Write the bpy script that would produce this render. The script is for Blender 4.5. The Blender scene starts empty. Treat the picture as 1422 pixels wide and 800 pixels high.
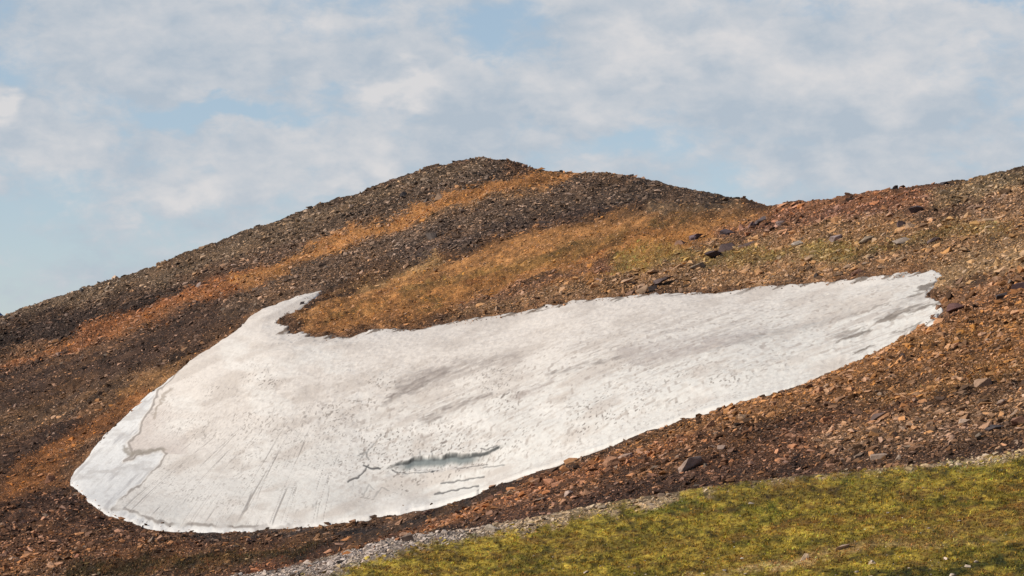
import bpy, bmesh, math
import numpy as np
from mathutils import Vector
R = math.radians
C = bpy.data.collections.new("place"); bpy.context.scene.collection.children.link(C)
S = bpy.context.scene
# ------------------------------------------------------------------ camera, sky, sun, exposure
F = 3358.0; HX = 711.0; HY = 470.0          # focal length in photo pixels (85 mm), horizon row
cam = bpy.data.objects.new("camera", bpy.data.cameras.new("camera")); C.objects.link(cam)
cam.location = (0, 0, 0); cam.rotation_euler = (R(90), 0, 0)
cam.data.lens = 85; cam.data.sensor_width = 36
cam.data.shift_y = (HY-400)/1422.0
cam.data.clip_start = 0.5; cam.data.clip_end = 40000
S.camera = cam
S.view_settings.view_transform = 'Standard'; S.view_settings.look = 'None'
S.view_settings.exposure = 0.0; S.view_settings.gamma = 1; S.view_settings.use_curve_mapping = False
sd_ = Vector((-0.80, -0.27, 0.53)).normalized()   # from the left, slightly behind the viewer, 32 degrees up
sun = bpy.data.objects.new("sun", bpy.data.lights.new("sun", 'SUN')); C.objects.link(sun)
sun.data.energy = 4.6; sun.data.angle = R(0.5); sun.data.color = (1.0, 0.94, 0.85)
sun.rotation_euler = sd_.to_track_quat('Z', 'Y').to_euler(); sun.location = (-60, -30, 60)
W = bpy.data.worlds.new("World"); S.world = W; W.use_nodes = True
nt = W.node_tree; nt.nodes.clear()
def N(t, ty, **kw):
    n = t.nodes.new(ty)
    for k, v in kw.items():
        if k.startswith('i_'): n.inputs[int(k[2:])].default_value = v
        else: setattr(n, k, v)
    return n
def math_(t, op, a, b=None, c=None, clamp=False):
    n = t.nodes.new('ShaderNodeMath'); n.operation = op; n.use_clamp = clamp
    for i, v in enumerate((a, b, c)):
        if v is None: continue
        if isinstance(v, (int, float)): n.inputs[i].default_value = v
        else: t.links.new(v, n.inputs[i])
    return n.outputs[0]
def mixc(t, f, a, b, blend='MIX'):
    n = t.nodes.new('ShaderNodeMix'); n.data_type = 'RGBA'; n.blend_type = blend
    for i, v in ((0, f), (6, a), (7, b)):
        if isinstance(v, (int, float)): n.inputs[i].default_value = v
        elif isinstance(v, tuple): n.inputs[i].default_value = (*v, 1)
        else: t.links.new(v, n.inputs[i])
    return n.outputs[2]
WS = 0.1
sky = N(nt, 'ShaderNodeTexSky', sky_type='NISHITA', sun_disc=False)
sky.sun_elevation = math.asin(sd_.z); sky.sun_rotation = math.atan2(sd_.x, sd_.y)
sky.altitude = 2500; sky.air_density = 1.0; sky.dust_density = 1.2; sky.ozone_density = 1.2
tc = N(nt, 'ShaderNodeTexCoord')
sep = N(nt, 'ShaderNodeSeparateXYZ'); nt.links.new(tc.outputs['Generated'], sep.inputs[0])
def noise(t, vec, scale, detail=6, rough=0.55, dist=0.0, dims='3D'):
    n = N(t, 'ShaderNodeTexNoise', noise_dimensions=dims)
    t.links.new(vec, n.inputs['Vector']); n.inputs['Scale'].default_value = scale
    n.inputs['Detail'].default_value = detail; n.inputs['Roughness'].default_value = rough
    n.inputs['Distortion'].default_value = dist
    return n
mp = N(nt, 'ShaderNodeMapping'); mp.inputs['Scale'].default_value = (1, 1, 1.75); mp.inputs['Rotation'].default_value = (0, R(6), 0)
nt.links.new(tc.outputs['Generated'], mp.inputs[0])
wn = noise(nt, mp.outputs[0], 16, 5, 0.55)
wo = N(nt, 'ShaderNodeVectorMath', operation='SUBTRACT'); nt.links.new(wn.outputs['Color'], wo.inputs[0]); wo.inputs[1].default_value = (.5, .5, .5)
ws = N(nt, 'ShaderNodeVectorMath', operation='SCALE'); nt.links.new(wo.outputs[0], ws.inputs[0]); ws.inputs['Scale'].default_value = 0.085
wv = N(nt, 'ShaderNodeVectorMath', operation='ADD'); nt.links.new(tc.outputs['Generated'], wv.inputs[0]); nt.links.new(ws.outputs[0], wv.inputs[1])
def blob_sum(blobs):
    acc = None
    for (x, y, rx, ry, a) in blobs:
        c = Vector(((x-HX)/F, 1, (HY-y)/F)).normalized()
        s = N(nt, 'ShaderNodeVectorMath', operation='SUBTRACT'); nt.links.new(wv.outputs[0], s.inputs[0]); s.inputs[1].default_value = c
        m = N(nt, 'ShaderNodeVectorMath', operation='MULTIPLY'); nt.links.new(s.outputs[0], m.inputs[0]); m.inputs[1].default_value = (F/rx, 2.0, F/ry)
        l = N(nt, 'ShaderNodeVectorMath', operation='LENGTH'); nt.links.new(m.outputs[0], l.inputs[0])
        r = N(nt, 'ShaderNodeMapRange', interpolation_type='SMOOTHSTEP'); nt.links.new(l.outputs['Value'], r.inputs[0])
        r.inputs[1].default_value = 0; r.inputs[2].default_value = 1.0; r.inputs[3].default_value = a; r.inputs[4].default_value = 0
        acc = r.outputs[0] if acc is None else math_(nt, 'ADD', acc, r.outputs[0])
    return acc
# cloud cover: positive = cloud, negative = clear blue
cover = blob_sum([(300,40,330,110,.35),(120,30,260,120,.25),(560,60,200,90,.25),(620,150,170,60,.3),(540,130,70,40,.25),
    (940,85,150,70,.4),(1120,40,320,110,.4),(1250,150,300,90,.35),(1380,60,160,100,.25),(20,185,150,60,.35),(230,262,220,45,.35),
    (520,240,150,45,.35),(780,130,90,60,.2),(1180,230,260,60,.15),(1080,110,200,70,.2),(330,200,260,60,.1),
    (300,145,220,50,-.8),(330,150,120,30,-.3),(720,55,110,90,-.38),(690,20,90,40,-.2),(1400,2,130,26,-.6),(40,330,220,120,-.6),(840,215,200,45,-.5),(900,150,110,40,-.25),(1010,250,160,40,-.25),(60,120,120,40,-.2),(1330,225,160,30,-.2)])
bright = blob_sum([(540,130,80,38,1.3),(35,165,52,32,1.4),(70,195,90,34,.5),(990,85,170,44,.7),(880,80,110,40,.5),(230,262,170,36,.75),(500,238,120,34,.75),(420,62,170,60,.3),(1330,40,190,90,.35),
    (1160,100,240,60,.35),(1270,110,180,70,.3),(780,140,60,60,.5),(690,175,150,34,-.35),(640,150,100,50,-.2),(1180,180,200,36,-.35),(100,50,260,60,-.2),(600,70,160,40,-.15),(1300,20,60,30,.3)])
n1 = noise(nt, mp.outputs[0], 9, 9, 0.56, 0.2)
n2 = noise(nt, mp.outputs[0], 34, 8, 0.55, 0.1)
n3 = noise(nt, mp.outputs[0], 75, 6, 0.6, 0.3)
cv = math_(nt, 'ADD', math_(nt, 'MULTIPLY_ADD', math_(nt, 'SUBTRACT', n3.outputs[0], 0.5), 1.1, cover), math_(nt, 'MULTIPLY', math_(nt, 'SUBTRACT', n1.outputs[0], 0.41), 2.3))
cr = N(nt, 'ShaderNodeMapRange', interpolation_type='SMOOTHSTEP'); nt.links.new(cv, cr.inputs[0])
cr.inputs[1].default_value = -0.30; cr.inputs[2].default_value = 0.42; cr.inputs[3].default_value = 0.0; cr.inputs[4].default_value = 0.93
br = math_(nt, 'ADD', bright, math_(nt, 'MULTIPLY', math_(nt, 'SUBTRACT', n2.outputs[0], 0.5), 2.6))
br = math_(nt, 'MULTIPLY_ADD', math_(nt, 'ADD', br, math_(nt, 'MULTIPLY', math_(nt, 'SUBTRACT', n3.outputs[0], 0.5), 1.3)), 0.74, 0.33, clamp=True)
cloudcol = mixc(nt, br, (4.5, 5.15, 5.9), (7.1, 6.95, 7.0))
up = math_(nt, 'MULTIPLY', sep.outputs[2], 4.5, clamp=True)
haze_col = mixc(nt, 0.62, sky.outputs[0], mixc(nt, up, (5.1, 6.05, 6.9), (3.9, 5.4, 6.8)))
low = N(nt, 'ShaderNodeMapRange', interpolation_type='SMOOTHSTEP'); nt.links.new(sep.outputs[2], low.inputs[0])   # clouds kept low, unseen zenith cleared to cut the ambient light
low.inputs[1].default_value = .15; low.inputs[2].default_value = .27; low.inputs[3].default_value = 1; low.inputs[4].default_value = 0
skyl = mixc(nt, low.outputs[0], sky.outputs[0], haze_col)
skyc = mixc(nt, math_(nt, 'MULTIPLY', cr.outputs[0], low.outputs[0]), skyl, cloudcol)
bg = N(nt, 'ShaderNodeBackground'); bg.inputs[1].default_value = WS; nt.links.new(skyc, bg.inputs[0])
ow = N(nt, 'ShaderNodeOutputWorld'); nt.links.new(bg.outputs[0], ow.inputs[0])

# ------------------------------------------------------------------ helpers
rng = np.random.default_rng(7)
def hsh(ix, iy, seed):
    h = (ix.astype(np.int64)*374761393 + iy.astype(np.int64)*668265263 + seed*1442695041) & 0xffffffff
    h = ((h ^ (h >> 13))*1274126177) & 0xffffffff
    h = ((h ^ (h >> 16))*2246822519) & 0xffffffff
    return ((h ^ (h >> 15)) & 0xffffff)/float(0xffffff)
def vn(x, y, seed=0):                       # smooth value noise, -1..1
    x0 = np.floor(x); y0 = np.floor(y); fx = x-x0; fy = y-y0
    fx = fx*fx*fx*(fx*(fx*6-15)+10); fy = fy*fy*fy*(fy*(fy*6-15)+10)
    a = hsh(x0, y0, seed); b = hsh(x0+1, y0, seed); c = hsh(x0, y0+1, seed); d = hsh(x0+1, y0+1, seed)
    return ((a*(1-fx)+b*fx)*(1-fy)+(c*(1-fx)+d*fx)*fy)*2-1
def fbm(x, y, seed=0, oct=4, g=0.5):
    s = 0; a = 1; t = 0
    for i in range(oct):
        ca, sa = math.cos(i*1.1+.3), math.sin(i*1.1+.3); f = 2.03**i
        s = s + a*vn((x*ca-y*sa)*f+17.3*i, (x*sa+y*ca)*f-9.1*i, seed+i*31); t += a; a *= g
    return s/t
def ss(a, b, x):
    t = np.clip((x-a)/(b-a), 0, 1); return t*t*(3-2*t)
def pchip_slopes(X, Y):                     # X, Y: (K, M)
    h = np.diff(X, axis=0); dl = np.diff(Y, axis=0)/h
    m = np.zeros_like(Y)
    w1 = 2*h[1:]+h[:-1]; w2 = h[1:]+2*h[:-1]
    ok = dl[:-1]*dl[1:] > 0
    with np.errstate(all='ignore'):
        hm = (w1+w2)/(w1/dl[:-1]+w2/dl[1:])
    m[1:-1] = np.where(ok, hm, 0); m[0] = dl[0]; m[-1] = dl[-1]
    return m
def curve(pts, x):
    p = np.array(pts, float); X = p[:, :1]; Y = p[:, 1:2]; m = pchip_slopes(X, Y)[:, 0]; X = X[:, 0]; Y = Y[:, 0]
    x = np.clip(x, X[0], X[-1]); i = np.clip(np.searchsorted(X, x)-1, 0, len(X)-2)
    h = X[i+1]-X[i]; t = (x-X[i])/h
    return (2*t**3-3*t**2+1)*Y[i]+(t**3-2*t**2+t)*h*m[i]+(-2*t**3+3*t**2)*Y[i+1]+(t**3-t**2)*h*m[i+1]
def tag(o, label=None, cat=None, group=None, kind=None):
    if label: o['label'] = label
    if cat: o['category'] = cat
    if group: o['group'] = group
    if kind: o['kind'] = kind
    return o
def np_mesh(name, V, faces, mat, cols=None, flat=False, extra=None):
    """faces (M,3) or (M,4) int array"""
    me = bpy.data.meshes.new(name); k = faces.shape[1]; M = len(faces)
    me.vertices.add(len(V)); me.vertices.foreach_set('co', np.ascontiguousarray(V, np.float32).ravel())
    me.loops.add(M*k); me.loops.foreach_set('vertex_index', np.ascontiguousarray(faces, np.int32).ravel())
    me.polygons.add(M); me.polygons.foreach_set('loop_start', np.arange(0, M*k, k, dtype=np.int32))
    me.update(calc_edges=True)
    if cols is not None:
        a = me.color_attributes.new('Col', 'FLOAT_COLOR', 'POINT')
        a.data.foreach_set('color', np.ascontiguousarray(np.concatenate([cols, np.ones((len(V), 1))], 1), np.float32).ravel())
    if extra:
        for nme, arr in extra.items():
            a = me.attributes.new(nme, 'FLOAT', 'POINT'); a.data.foreach_set('value', np.ascontiguousarray(arr, np.float32))
    if flat: me.shade_flat()
    else: me.shade_smooth()
    me.materials.append(mat)
    o = bpy.data.objects.new(name, me); C.objects.link(o)
    return o
# ------------------------------------------------------------------ materials
def mat_base(name):
    m = bpy.data.materials.new(name); m.use_nodes = True; t = m.node_tree; b = t.nodes['Principled BSDF']
    b.inputs['Roughness'].default_value = 0.92; b.inputs['Specular IOR Level'].default_value = 0.25
    at = N(t, 'ShaderNodeVertexColor', layer_name='Col'); g = N(t, 'ShaderNodeNewGeometry')
    return m, t, b, at.outputs[0], g.outputs['Position']
def vary(t, col, pos, scale, lo, hi, detail=4):
    n = noise(t, pos, scale, detail, 0.65); r = N(t, 'ShaderNodeMapRange'); t.links.new(n.outputs[0], r.inputs[0])
    r.inputs[1].default_value = .3; r.inputs[2].default_value = .7; r.inputs[3].default_value = lo; r.inputs[4].default_value = hi
    v = N(t, 'ShaderNodeVectorMath', operation='SCALE'); t.links.new(col, v.inputs[0]); t.links.new(r.outputs[0], v.inputs['Scale'])
    return v.outputs[0]
def bump(t, b, pos, scale, strength, dist, detail=5):
    n = noise(t, pos, scale, detail, 0.7); bp = N(t, 'ShaderNodeBump'); t.links.new(n.outputs[0], bp.inputs['Height'])
    bp.inputs['Strength'].default_value = strength; bp.inputs['Distance'].default_value = dist
    t.links.new(bp.outputs[0], b.inputs['Normal']); return bp
M_ground, t, b, col, pos = mat_base('hillside_soil')
col = vary(t, col, pos, 1.6, .72, 1.28); col = vary(t, col, pos, 6, .45, 1.55)
t.links.new(col, b.inputs['Base Color']); bump(t, b, pos, 5.0, 1.0, .25)
M_rock, t, b, col, pos = mat_base('broken_rock')
col = vary(t, col, pos, 6, .75, 1.25); t.links.new(col, b.inputs['Base Color']); bump(t, b, pos, 14, .6, .05)
M_grass, t, b, col, pos = mat_base('short_grass')
t.links.new(col, b.inputs['Base Color']); b.inputs['Roughness'].default_value = .8
M_snow, t, b, col, pos = mat_base('old_snow')
col = vary(t, col, pos, 3.0, .965, 1.03); t.links.new(col, b.inputs['Base Color'])
b.inputs['Roughness'].default_value = .7
bump(t, b, pos, 4.5, .5, .05, 4)

# ------------------------------------------------------------------ the lie of the land: profile curves (azimuth column -> height row, distance)
def knots(x):
    y1 = curve([(-2500,1150),(-1200,1020),(-600,935),(-200,880),(0,850),(200,822),(370,797),(470,771),(550,750),(650,738),(750,720),(850,701),(900,694),(950,686),(1050,673),(1150,659),(1250,646),(1350,634),(1422,624),(1600,602),(2200,560),(3500,540)], x)
    d1 = curve([(-2500,95),(0,88),(500,84),(1422,80),(3500,78)], x)
    d2 = curve([(-2500,150),(0,140),(300,134),(500,122),(700,112),(1000,106),(1422,100),(3500,98)], x)
    y3 = curve([(-2500,900),(-600,775),(-200,735),(0,728),(97,730),(200,738),(290,743),(400,739),(500,730),(560,714),(640,691),(700,669),(800,633),(900,598),(1000,564),(1100,537),(1180,505),(1240,475),(1305,434),(1360,402),(1422,372),(1600,300),(2200,240),(3500,260)], x)
    d3 = curve([(-2500,175),(0,168),(300,162),(500,155),(700,145),(900,137),(1100,132),(1300,133),(1422,135),(3500,130)], x)
    y4 = curve([(-2500,820),(-600,700),(-200,640),(0,600),(100,572),(200,530),(300,484),(400,456),(500,452),(600,449),(700,440),(800,419),(900,408),(1000,403),(1100,397),(1200,388),(1300,372),(1422,340),(1600,278),(2200,225),(3500,250)], x)
    d4 = curve([(-2500,240),(0,235),(200,225),(400,215),(600,205),(900,190),(1100,178),(1300,162),(1422,160),(3500,152)], x)
    y5 = curve([(-2500,720),(-600,600),(0,520),(200,455),(400,402),(500,384),(600,355),(700,325),(800,303),(900,290),(1000,284),(1040,282),(1130,280),(1240,266),(1300,256),(1360,247),(1422,233),(1600,200),(1900,180),(2300,190),(3500,300)], x)
    d5 = curve([(-2500,290),(0,280),(200,268),(400,248),(600,245),(800,240),(1000,225),(1200,205),(1422,195),(3500,180)], x)
    y6 = curve([(-2500,800),(-600,600),(-200,505),(0,440),(60,423),(110,404),(200,378),(270,351),(340,325),(400,303),(450,285),(500,265),(560,243),(610,228),(640,220),(670,218),(710,225),(750,236),(800,241),(850,242),(890,247),(940,259),(1000,273),(1040,281),(1080,293),(1200,330),(1400,380),(2200,420),(3500,480)], x)
    d6 = curve([(-2500,330),(0,328),(660,312),(1040,318),(3500,330)], x)
    dip3 = 11*ss(520, 720, x)*(1-ss(1230, 1320, x)); dip5 = 9*ss(760, 1000, x)
    K = [(d1-36, y1+430), (d1-17, y1+172), (d1, y1), (d1+12, y1+12), (d2, y1-3), (d3, y3)]
    g = ss(430, 640, x)*(1-ss(1290, 1380, x))
    K += [(d3+6, y3-(y3-y4)*6/(d4-d3)*(1-g)+dip3), (d3+16, y3-(y3-y4)*16/(d4-d3)*(1-.3*g)), (d4, y4), (d5, y5)]
    K += [(d5+13, y5+(y6-y5)*13/(d6-d5)*(1-ss(1040,1200,x))+dip5), (d6, y6)]
    z7 = np.full_like(x, -18.0); z8 = np.full_like(x, -60.0)
    K += [(d6+110, HY-z7*F/(d6+110)), (d6+600, HY-z8*F/(d6+600))]
    return np.array([k[0] for k in K]), np.array([k[1] for k in K])
ROWS = [34, 150, 6, 8, 205, 24, 50, 190, 122, 12, 125, 24, 10]
NK = 14; IDX = {'grass_crest': 2, 'spur_crest': 5, 'snow_top': 8, 'mid_crest': 9, 'skyline': 11}
def surf(xcols, rows=ROWS):
    D, Y = knots(xcols); m = pchip_slopes(D, Y)
    dd, yy, seg = [], [], []
    for k, n in enumerate(rows):
        t = np.linspace(0, 1, n, endpoint=(k == len(rows)-1))[:, None]
        h = D[k+1]-D[k]
        dd.append(D[k]+t*h)
        yy.append((2*t**3-3*t**2+1)*Y[k]+(t**3-2*t**2+t)*h*m[k]+(-2*t**3+3*t**2)*Y[k+1]+(t**3-t**2)*h*m[k+1])
        seg.append(k+t[:, 0])
    return np.concatenate(dd), np.concatenate(yy), np.concatenate(seg)
xc = np.concatenate([np.linspace(-2500, -300, 45, endpoint=False), np.linspace(-300, -60, 60, endpoint=False), np.arange(-60, 1482, 1.3), np.linspace(1483, 1720, 60), np.linspace(1725, 3500, 40)])
DD, YY, SEG = surf(xc)
XX = np.broadcast_to(xc, DD.shape)
PX = (XX-HX)/F*DD; PZ = (HY-YY)/F*DD
def relief(X, D, quiet=0):                   # metre-scale swells and hummocks, real displacement
    far = ss(60, 200, D)
    a = fbm(X/11, D/17, 3, 1)*.53*(0.22+0.45*far)*(1-.92*quiet)+(fbm(X/11, D/17, 3, 4)-fbm(X/11, D/17, 3, 1)*.53)*(0.22+0.45*far)*(1-.8*quiet)
    a = a + fbm(X/3.1+D/9, D/4.5, 5, 3)*(0.07+0.13*far)*(1-.75*quiet)
    return a
# keep the grass crest and the hidden lee quiet
# ------------------------------------------------------------------ painted geology: a colour map of the hillside
RX0, RY0, RS = -320, 140, 2.0
rx = np.arange(RX0, 1740, RS); ry = np.arange(RY0, 1060, RS)
GX, GY = np.meshgrid(rx, ry)
ang = R(-24)
al = (GX*math.cos(ang)+GY*math.sin(ang)); ac = (-GX*math.sin(ang)+GY*math.cos(ang))
WX = GX+fbm(al/90, ac/26, 11, 4)*20+fbm(al/22, ac/8, 15, 3)*14
WY = GY+fbm(al/80, ac/22, 12, 4)*11+fbm(al/18, ac/7, 16, 4)*9
def seg_dist(PXX, PYY, pts, w):
    """signed-ish coverage: distance to polyline minus per-vertex half width (vertical squash handled by caller)"""
    best = np.full(PXX.shape, 1e9)
    for (x0, y0, w0), (x1, y1, w1) in zip(w[:-1], w[1:]):
        vx, vy = x1-x0, y1-y0; L = vx*vx+vy*vy+1e-9
        t = np.clip(((PXX-x0)*vx+(PYY-y0)*vy)/L, 0, 1)
        d = np.hypot(PXX-x0-t*vx, PYY-y0-t*vy)-(w0+(w1-w0)*t)
        best = np.minimum(best, d)
    return best
def lin(c): return np.array([(v/255.0)**2.2 for v in c])
BASE = lin((104, 78, 60)); CM = np.ones(GX.shape+(3,))*BASE
SZ = np.full(GX.shape, 1.0); GR = np.zeros(GX.shape)
def stroke(pts, col, a=1.0, soft=8, size=None, grass=None, tex=0.0):
    d = seg_dist(WX, WY, None, pts)
    m = (1-ss(-soft, soft, d))*a
    if tex: m = m*np.clip(0.5+tex*fbm(al/14, ac/5, int(pts[0][0])+77, 3)+.5, 0, 1)
    CM[:] = CM*(1-m[..., None])+lin(col)*m[..., None]
    if size is not None: SZ[:] = SZ*(1-m)+size*m
    if grass is not None: GR[:] = GR*(1-m)+grass*m
# upper left dark scree of the peak
stroke([(-300,560,90),(0,520,80),(200,430,70),(450,330,60),(660,260,50)], (112,90,76), 1, 10, 1.0)
stroke([(-300,505,26),(0,447,10),(110,412,12),(270,365,14),(400,315,14),(560,258,14),(660,232,12)], (124,106,88), .8, 9, 1.0)
stroke([(-300,560,36),(0,470,24),(130,445,20),(260,410,14),(400,365,10)], (70,58,54), .9, 10, 1.0)
stroke([(430,345,22),(560,285,26),(700,240,16)], (106,90,78), .8, 12, 1.0)
stroke([(500,300,5),(620,262,8),(700,238,6)], (70,62,60), .5, 8, 1.2)
# dark band below the orange one
stroke([(-300,640,60),(0,560,50),(150,505,42),(300,450,34),(400,420,22)], (98,76,64), 1, 12, .95)
stroke([(330,425,20),(430,385,22),(520,345,24),(600,318,24),(700,300,18)], (110,90,76), 1, 8, 1.0)
stroke([(560,345,14),(640,325,14),(700,300,18),(800,272,24),(900,266,18),(1000,276,8)], (108,90,78), 1, 7, 1.0)
stroke([(560,350,6),(640,330,7),(740,306,6),(850,288,6)], (68,60,62), .6, 8, 1.1)
stroke([(740,243,6),(800,246,4),(860,249,3)], (128,102,78), .7, 5, .9)
# orange bands
stroke([(0,502,4),(90,478,7),(200,440,12),(280,410,10),(360,382,10)], (170,110,64), .85, 5, .85, None, .4)
stroke([(330,397,6),(420,358,6),(520,315,6),(600,288,9),(680,268,12),(740,254,10),(800,246,4)], (216,154,90), 1, 4, .8)
stroke([(640,276,5),(700,262,8),(750,250,6)], (214,148,84), .8, 5, .6)
stroke([(600,300,4),(680,283,5),(760,262,5)], (160,128,98), .7, 6, .8)
# middle orange hill
stroke([(408,449,7),(450,438,20),(520,420,32),(620,392,36),(720,367,38),(850,344,38),(960,314,24),(1070,300,12)], (208,150,90), 1, 8, .72)
stroke([(440,448,8),(540,428,12),(680,385,14),(800,352,10),(930,320,6)], (208,142,76), .7, 9, .7)
stroke([(560,418,8),(700,376,7),(860,335,7)], (158,124,66), .65, 8, .6, None, .6)
stroke([(560,405,5),(660,382,6),(760,350,5),(870,322,5)], (128,112,60), .55, 8, .5, None, .8)
stroke([(590,390,4),(610,384,5)], (104,110,50), .8, 5, .5)
stroke([(470,408,4),(540,378,5),(600,358,6)], (216,174,116), .75, 6, .9, None, .3)
stroke([(760,398,6),(850,362,8),(930,338,9),(1000,318,5)], (206,142,72), .75, 7, .5)
stroke([(900,290,3),(980,287,3),(1030,286,2)], (196,170,136), .6, 5, .8)
stroke([(860,300,5),(980,296,6),(1080,292,5)], (166,124,82), .8, 6, .7)
for k in range(34):
    x0 = 430+(k*61.7) % 480; y0 = np.interp(x0, [430,700,910], [440,385,325])+((k*37) % 52)-26; L = 30+(k*17) % 50
    stroke([(x0,y0,1),(x0+L*.5,y0-L*.2,2.5),(x0+L,y0-L*.42,1)], [(120,82,50),(146,104,58),(210,156,92),(112,100,56),(150,88,48)][k % 5], .7, 3)
stroke([(430,455,5),(520,448,7),(620,425,7)], (140,98,64), .6, 8, .8, None, .5)
# rubble above the snow
stroke([(620,436,5),(720,424,6),(800,404,11),(900,384,16),(1000,364,28),(1120,350,44),(1250,330,46),(1460,300,60)], (156,122,90), 1, 9, 1.35)
stroke([(640,424,5),(720,400,8),(790,380,7),(860,358,5)], (98,76,72), .8, 7, 1.2, None, .5)
stroke([(850,366,8),(930,352,10),(990,360,9),(1080,350,10),(1180,352,9)], (142,130,78), .7, 9, 1.1, .25, .6)
stroke([(1150,365,8),(1230,340,9),(1330,325,8),(1400,318,6)], (128,118,72), .65, 9, 1.2, .3, .6)
stroke([(1010,322,10),(1100,305,16),(1200,292,18),(1290,276,14)], (150,104,80), .9, 9, 1.3)
stroke([(1060,290,4),(1180,282,6),(1280,268,5)], (166,116,84), .7, 6, 1.1)
stroke([(1000,340,3),(1060,316,6),(1160,302,5),(1280,300,6),(1380,280,9)], (92,72,70), .6, 8, 1.2, None, .6)
stroke([(1300,275,10),(1380,258,12),(1500,235,14)], (146,128,102), .85, 8, 1.3)
stroke([(1330,300,8),(1420,285,10)], (124,100,84), .6, 8, 1.3)
stroke([(930,395,6),(1050,385,6),(1180,378,5),(1250,366,4)], (168,132,98), .8, 8, 1.1)
# right side: tan scree and the spur
stroke([(1300,390,16),(1360,370,22),(1440,350,26),(1600,330,40)], (190,156,116), .95, 9, 1.1)
stroke([(1320,430,14),(1400,408,16),(1480,390,20)], (164,120,84), .9, 8, 1.2)
stroke([(820,640,8),(950,595,14),(1100,560,20),(1220,510,26),(1330,470,36),(1470,440,60)], (156,112,72), .9, 8, .95)
stroke([(1260,455,8),(1340,430,7),(1440,400,8)], (92,64,56), .55, 8, 1.1, None, .6)
stroke([(1100,540,4),(1200,500,5),(1300,450,6)], (176,124,76), .8, 5, 1.0)
stroke([(620,720,14),(760,690,22),(900,650,26),(1020,630,28),(1150,595,24),(1260,560,18)], (112,80,60), 1, 9, 1.0)
stroke([(540,745,6),(640,712,10),(760,670,12),(880,632,12),(960,610,10)], (146,98,66), .9, 7, 1.1)
stroke([(640,745,10),(760,710,12),(900,680,12),(1040,658,10),(1160,636,8)], (94,68,56), .8, 8, .9)
stroke([(1150,610,14),(1250,600,22),(1350,580,26),(1470,560,34)], (150,116,86), .85, 10, 1.1)
stroke([(1200,560,8),(1320,530,12),(1440,500,16)], (170,126,78), .7, 10, .9, .1, .5)
stroke([(1180,628,4),(1300,600,5),(1400,590,6)], (96,74,66), .6, 7, 1.1, None, .5)
stroke([(1230,475,5),(1330,470,5),(1440,440,6)], (176,132,74), .4, 8, .8, None, .6)
# lower left
stroke([(-300,800,70),(0,720,60),(100,740,40),(250,770,30),(450,775,26)], (112,80,60), 1, 10, .9)
stroke([(0,590,14),(80,570,16),(180,535,12),(240,512,9)], (132,106,84), .7, 9, .95, None, .6)
stroke([(170,546,7),(220,522,8),(262,502,5)], (180,134,86), .85, 5, .8)
stroke([(20,660,14),(90,625,14),(150,585,12),(200,545,8)], (170,112,62), .85, 7, .85, None, .5)
stroke([(-100,740,20),(0,690,20),(80,660,14)], (170,112,60), .75, 9, .85, None, .5)
stroke([(0,640,12),(60,610,9),(130,580,7)], (86,66,58), .7, 8, .9)
stroke([(0,705,8),(70,690,12),(120,715,10),(230,745,8),(400,750,8)], (78,58,50), .7, 8, .9)
stroke([(0,790,14),(120,770,12),(250,768,9)], (136,94,62), .7, 10, .9)
stroke([(100,800,8),(250,785,8),(400,768,8),(460,755,6)], (62,62,40), .8, 8, .5, .3, .5)
stroke([(270,748,4),(400,744,5),(500,736,5),(580,716,6),(640,698,4)], (72,64,62), 1, 4, .5)  # shadow on the gravel between snow and red ridge, painted dark grey
stroke([(340,795,5),(430,778,6),(500,760,7),(560,742,6)], (136,88,60), .8, 6, 1.1)
stroke([(440,772,4),(560,746,4),(660,735,4)], (58,46,38), .7, 6, .8)
# grass slope and its gravel margin, exact crest from the profile curves
yc = curve([(-2500,1150),(-1200,1020),(-600,935),(-200,880),(0,850),(200,822),(370,797),(470,771),(550,750),(650,738),(750,720),(850,701),(900,694),(950,686),(1050,673),(1150,659),(1250,646),(1350,634),(1422,624),(1600,602),(2200,560),(3500,540)], rx)[None, :]
gm = ss(-1.6, 1.6, GY-yc+fbm(GX/9, GY/5, 161, 3)*3*ss(900, 1000, GX))
gw = np.interp(rx, [300,400,470,560,650,750,850,900,960,1050,1200,1300,1422,1600], [20,22,25,22,17,9,6,10,0,-2,-1,3,8,10])[None, :]
gcol = np.ones(CM.shape)*lin((142,122,54))
def gpatch(f, c, a):
    global gcol
    gcol = gcol*(1-(f*a)[..., None])+lin(c)*(f*a)[..., None]
def gst(pts, c, a, soft=7, tex=.6):
    d = seg_dist(WX, WY, None, pts); m = (1-ss(-soft, soft, d))
    m = m*np.clip(.55+1.3*tex*fbm(GX/16, GY/5, int(pts[0][1]), 3), 0, 1); gpatch(m, c, a)
gpatch(ss(-.1,.35,fbm(GX/70, GY/13, 41, 4)), (92,88,34), .85)
gpatch(ss(.05,.5,fbm(GX/50, GY/12, 43, 4)), (176,150,70), .7)
gpatch(ss(-.02,.4,fbm(GX/34, GY/9, 45, 4)), (120,90,52), .75)
gpatch(ss(.0,.5,fbm(GX/13, GY/4, 46, 3)), (70,62,30), .85)
gpatch(ss(.05,.5,fbm(GX/11, GY/3.4, 47, 3)), (190,160,76), .7)
gst([(1010,702,8),(1080,694,7),(1180,680,5),(1260,668,4)], (84,66,40), .95)
gst([(1180,672,5),(1300,655,6),(1420,642,8)], (112,108,46), .7)
gst([(760,770,8),(900,752,10),(1000,765,10)], (128,100,56), .6)
gst([(1000,790,8),(1120,772,8),(1260,745,12),(1420,715,16)], (140,108,68), .8)
gst([(1080,783,3),(1170,765,5),(1240,758,4),(1330,752,2),(1422,742,1)], (196,160,120), .65, 3, .5)
gst([(960,798,3),(1060,786,4),(1110,776,4)], (206,172,136), .85, 3, .5)
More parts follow.
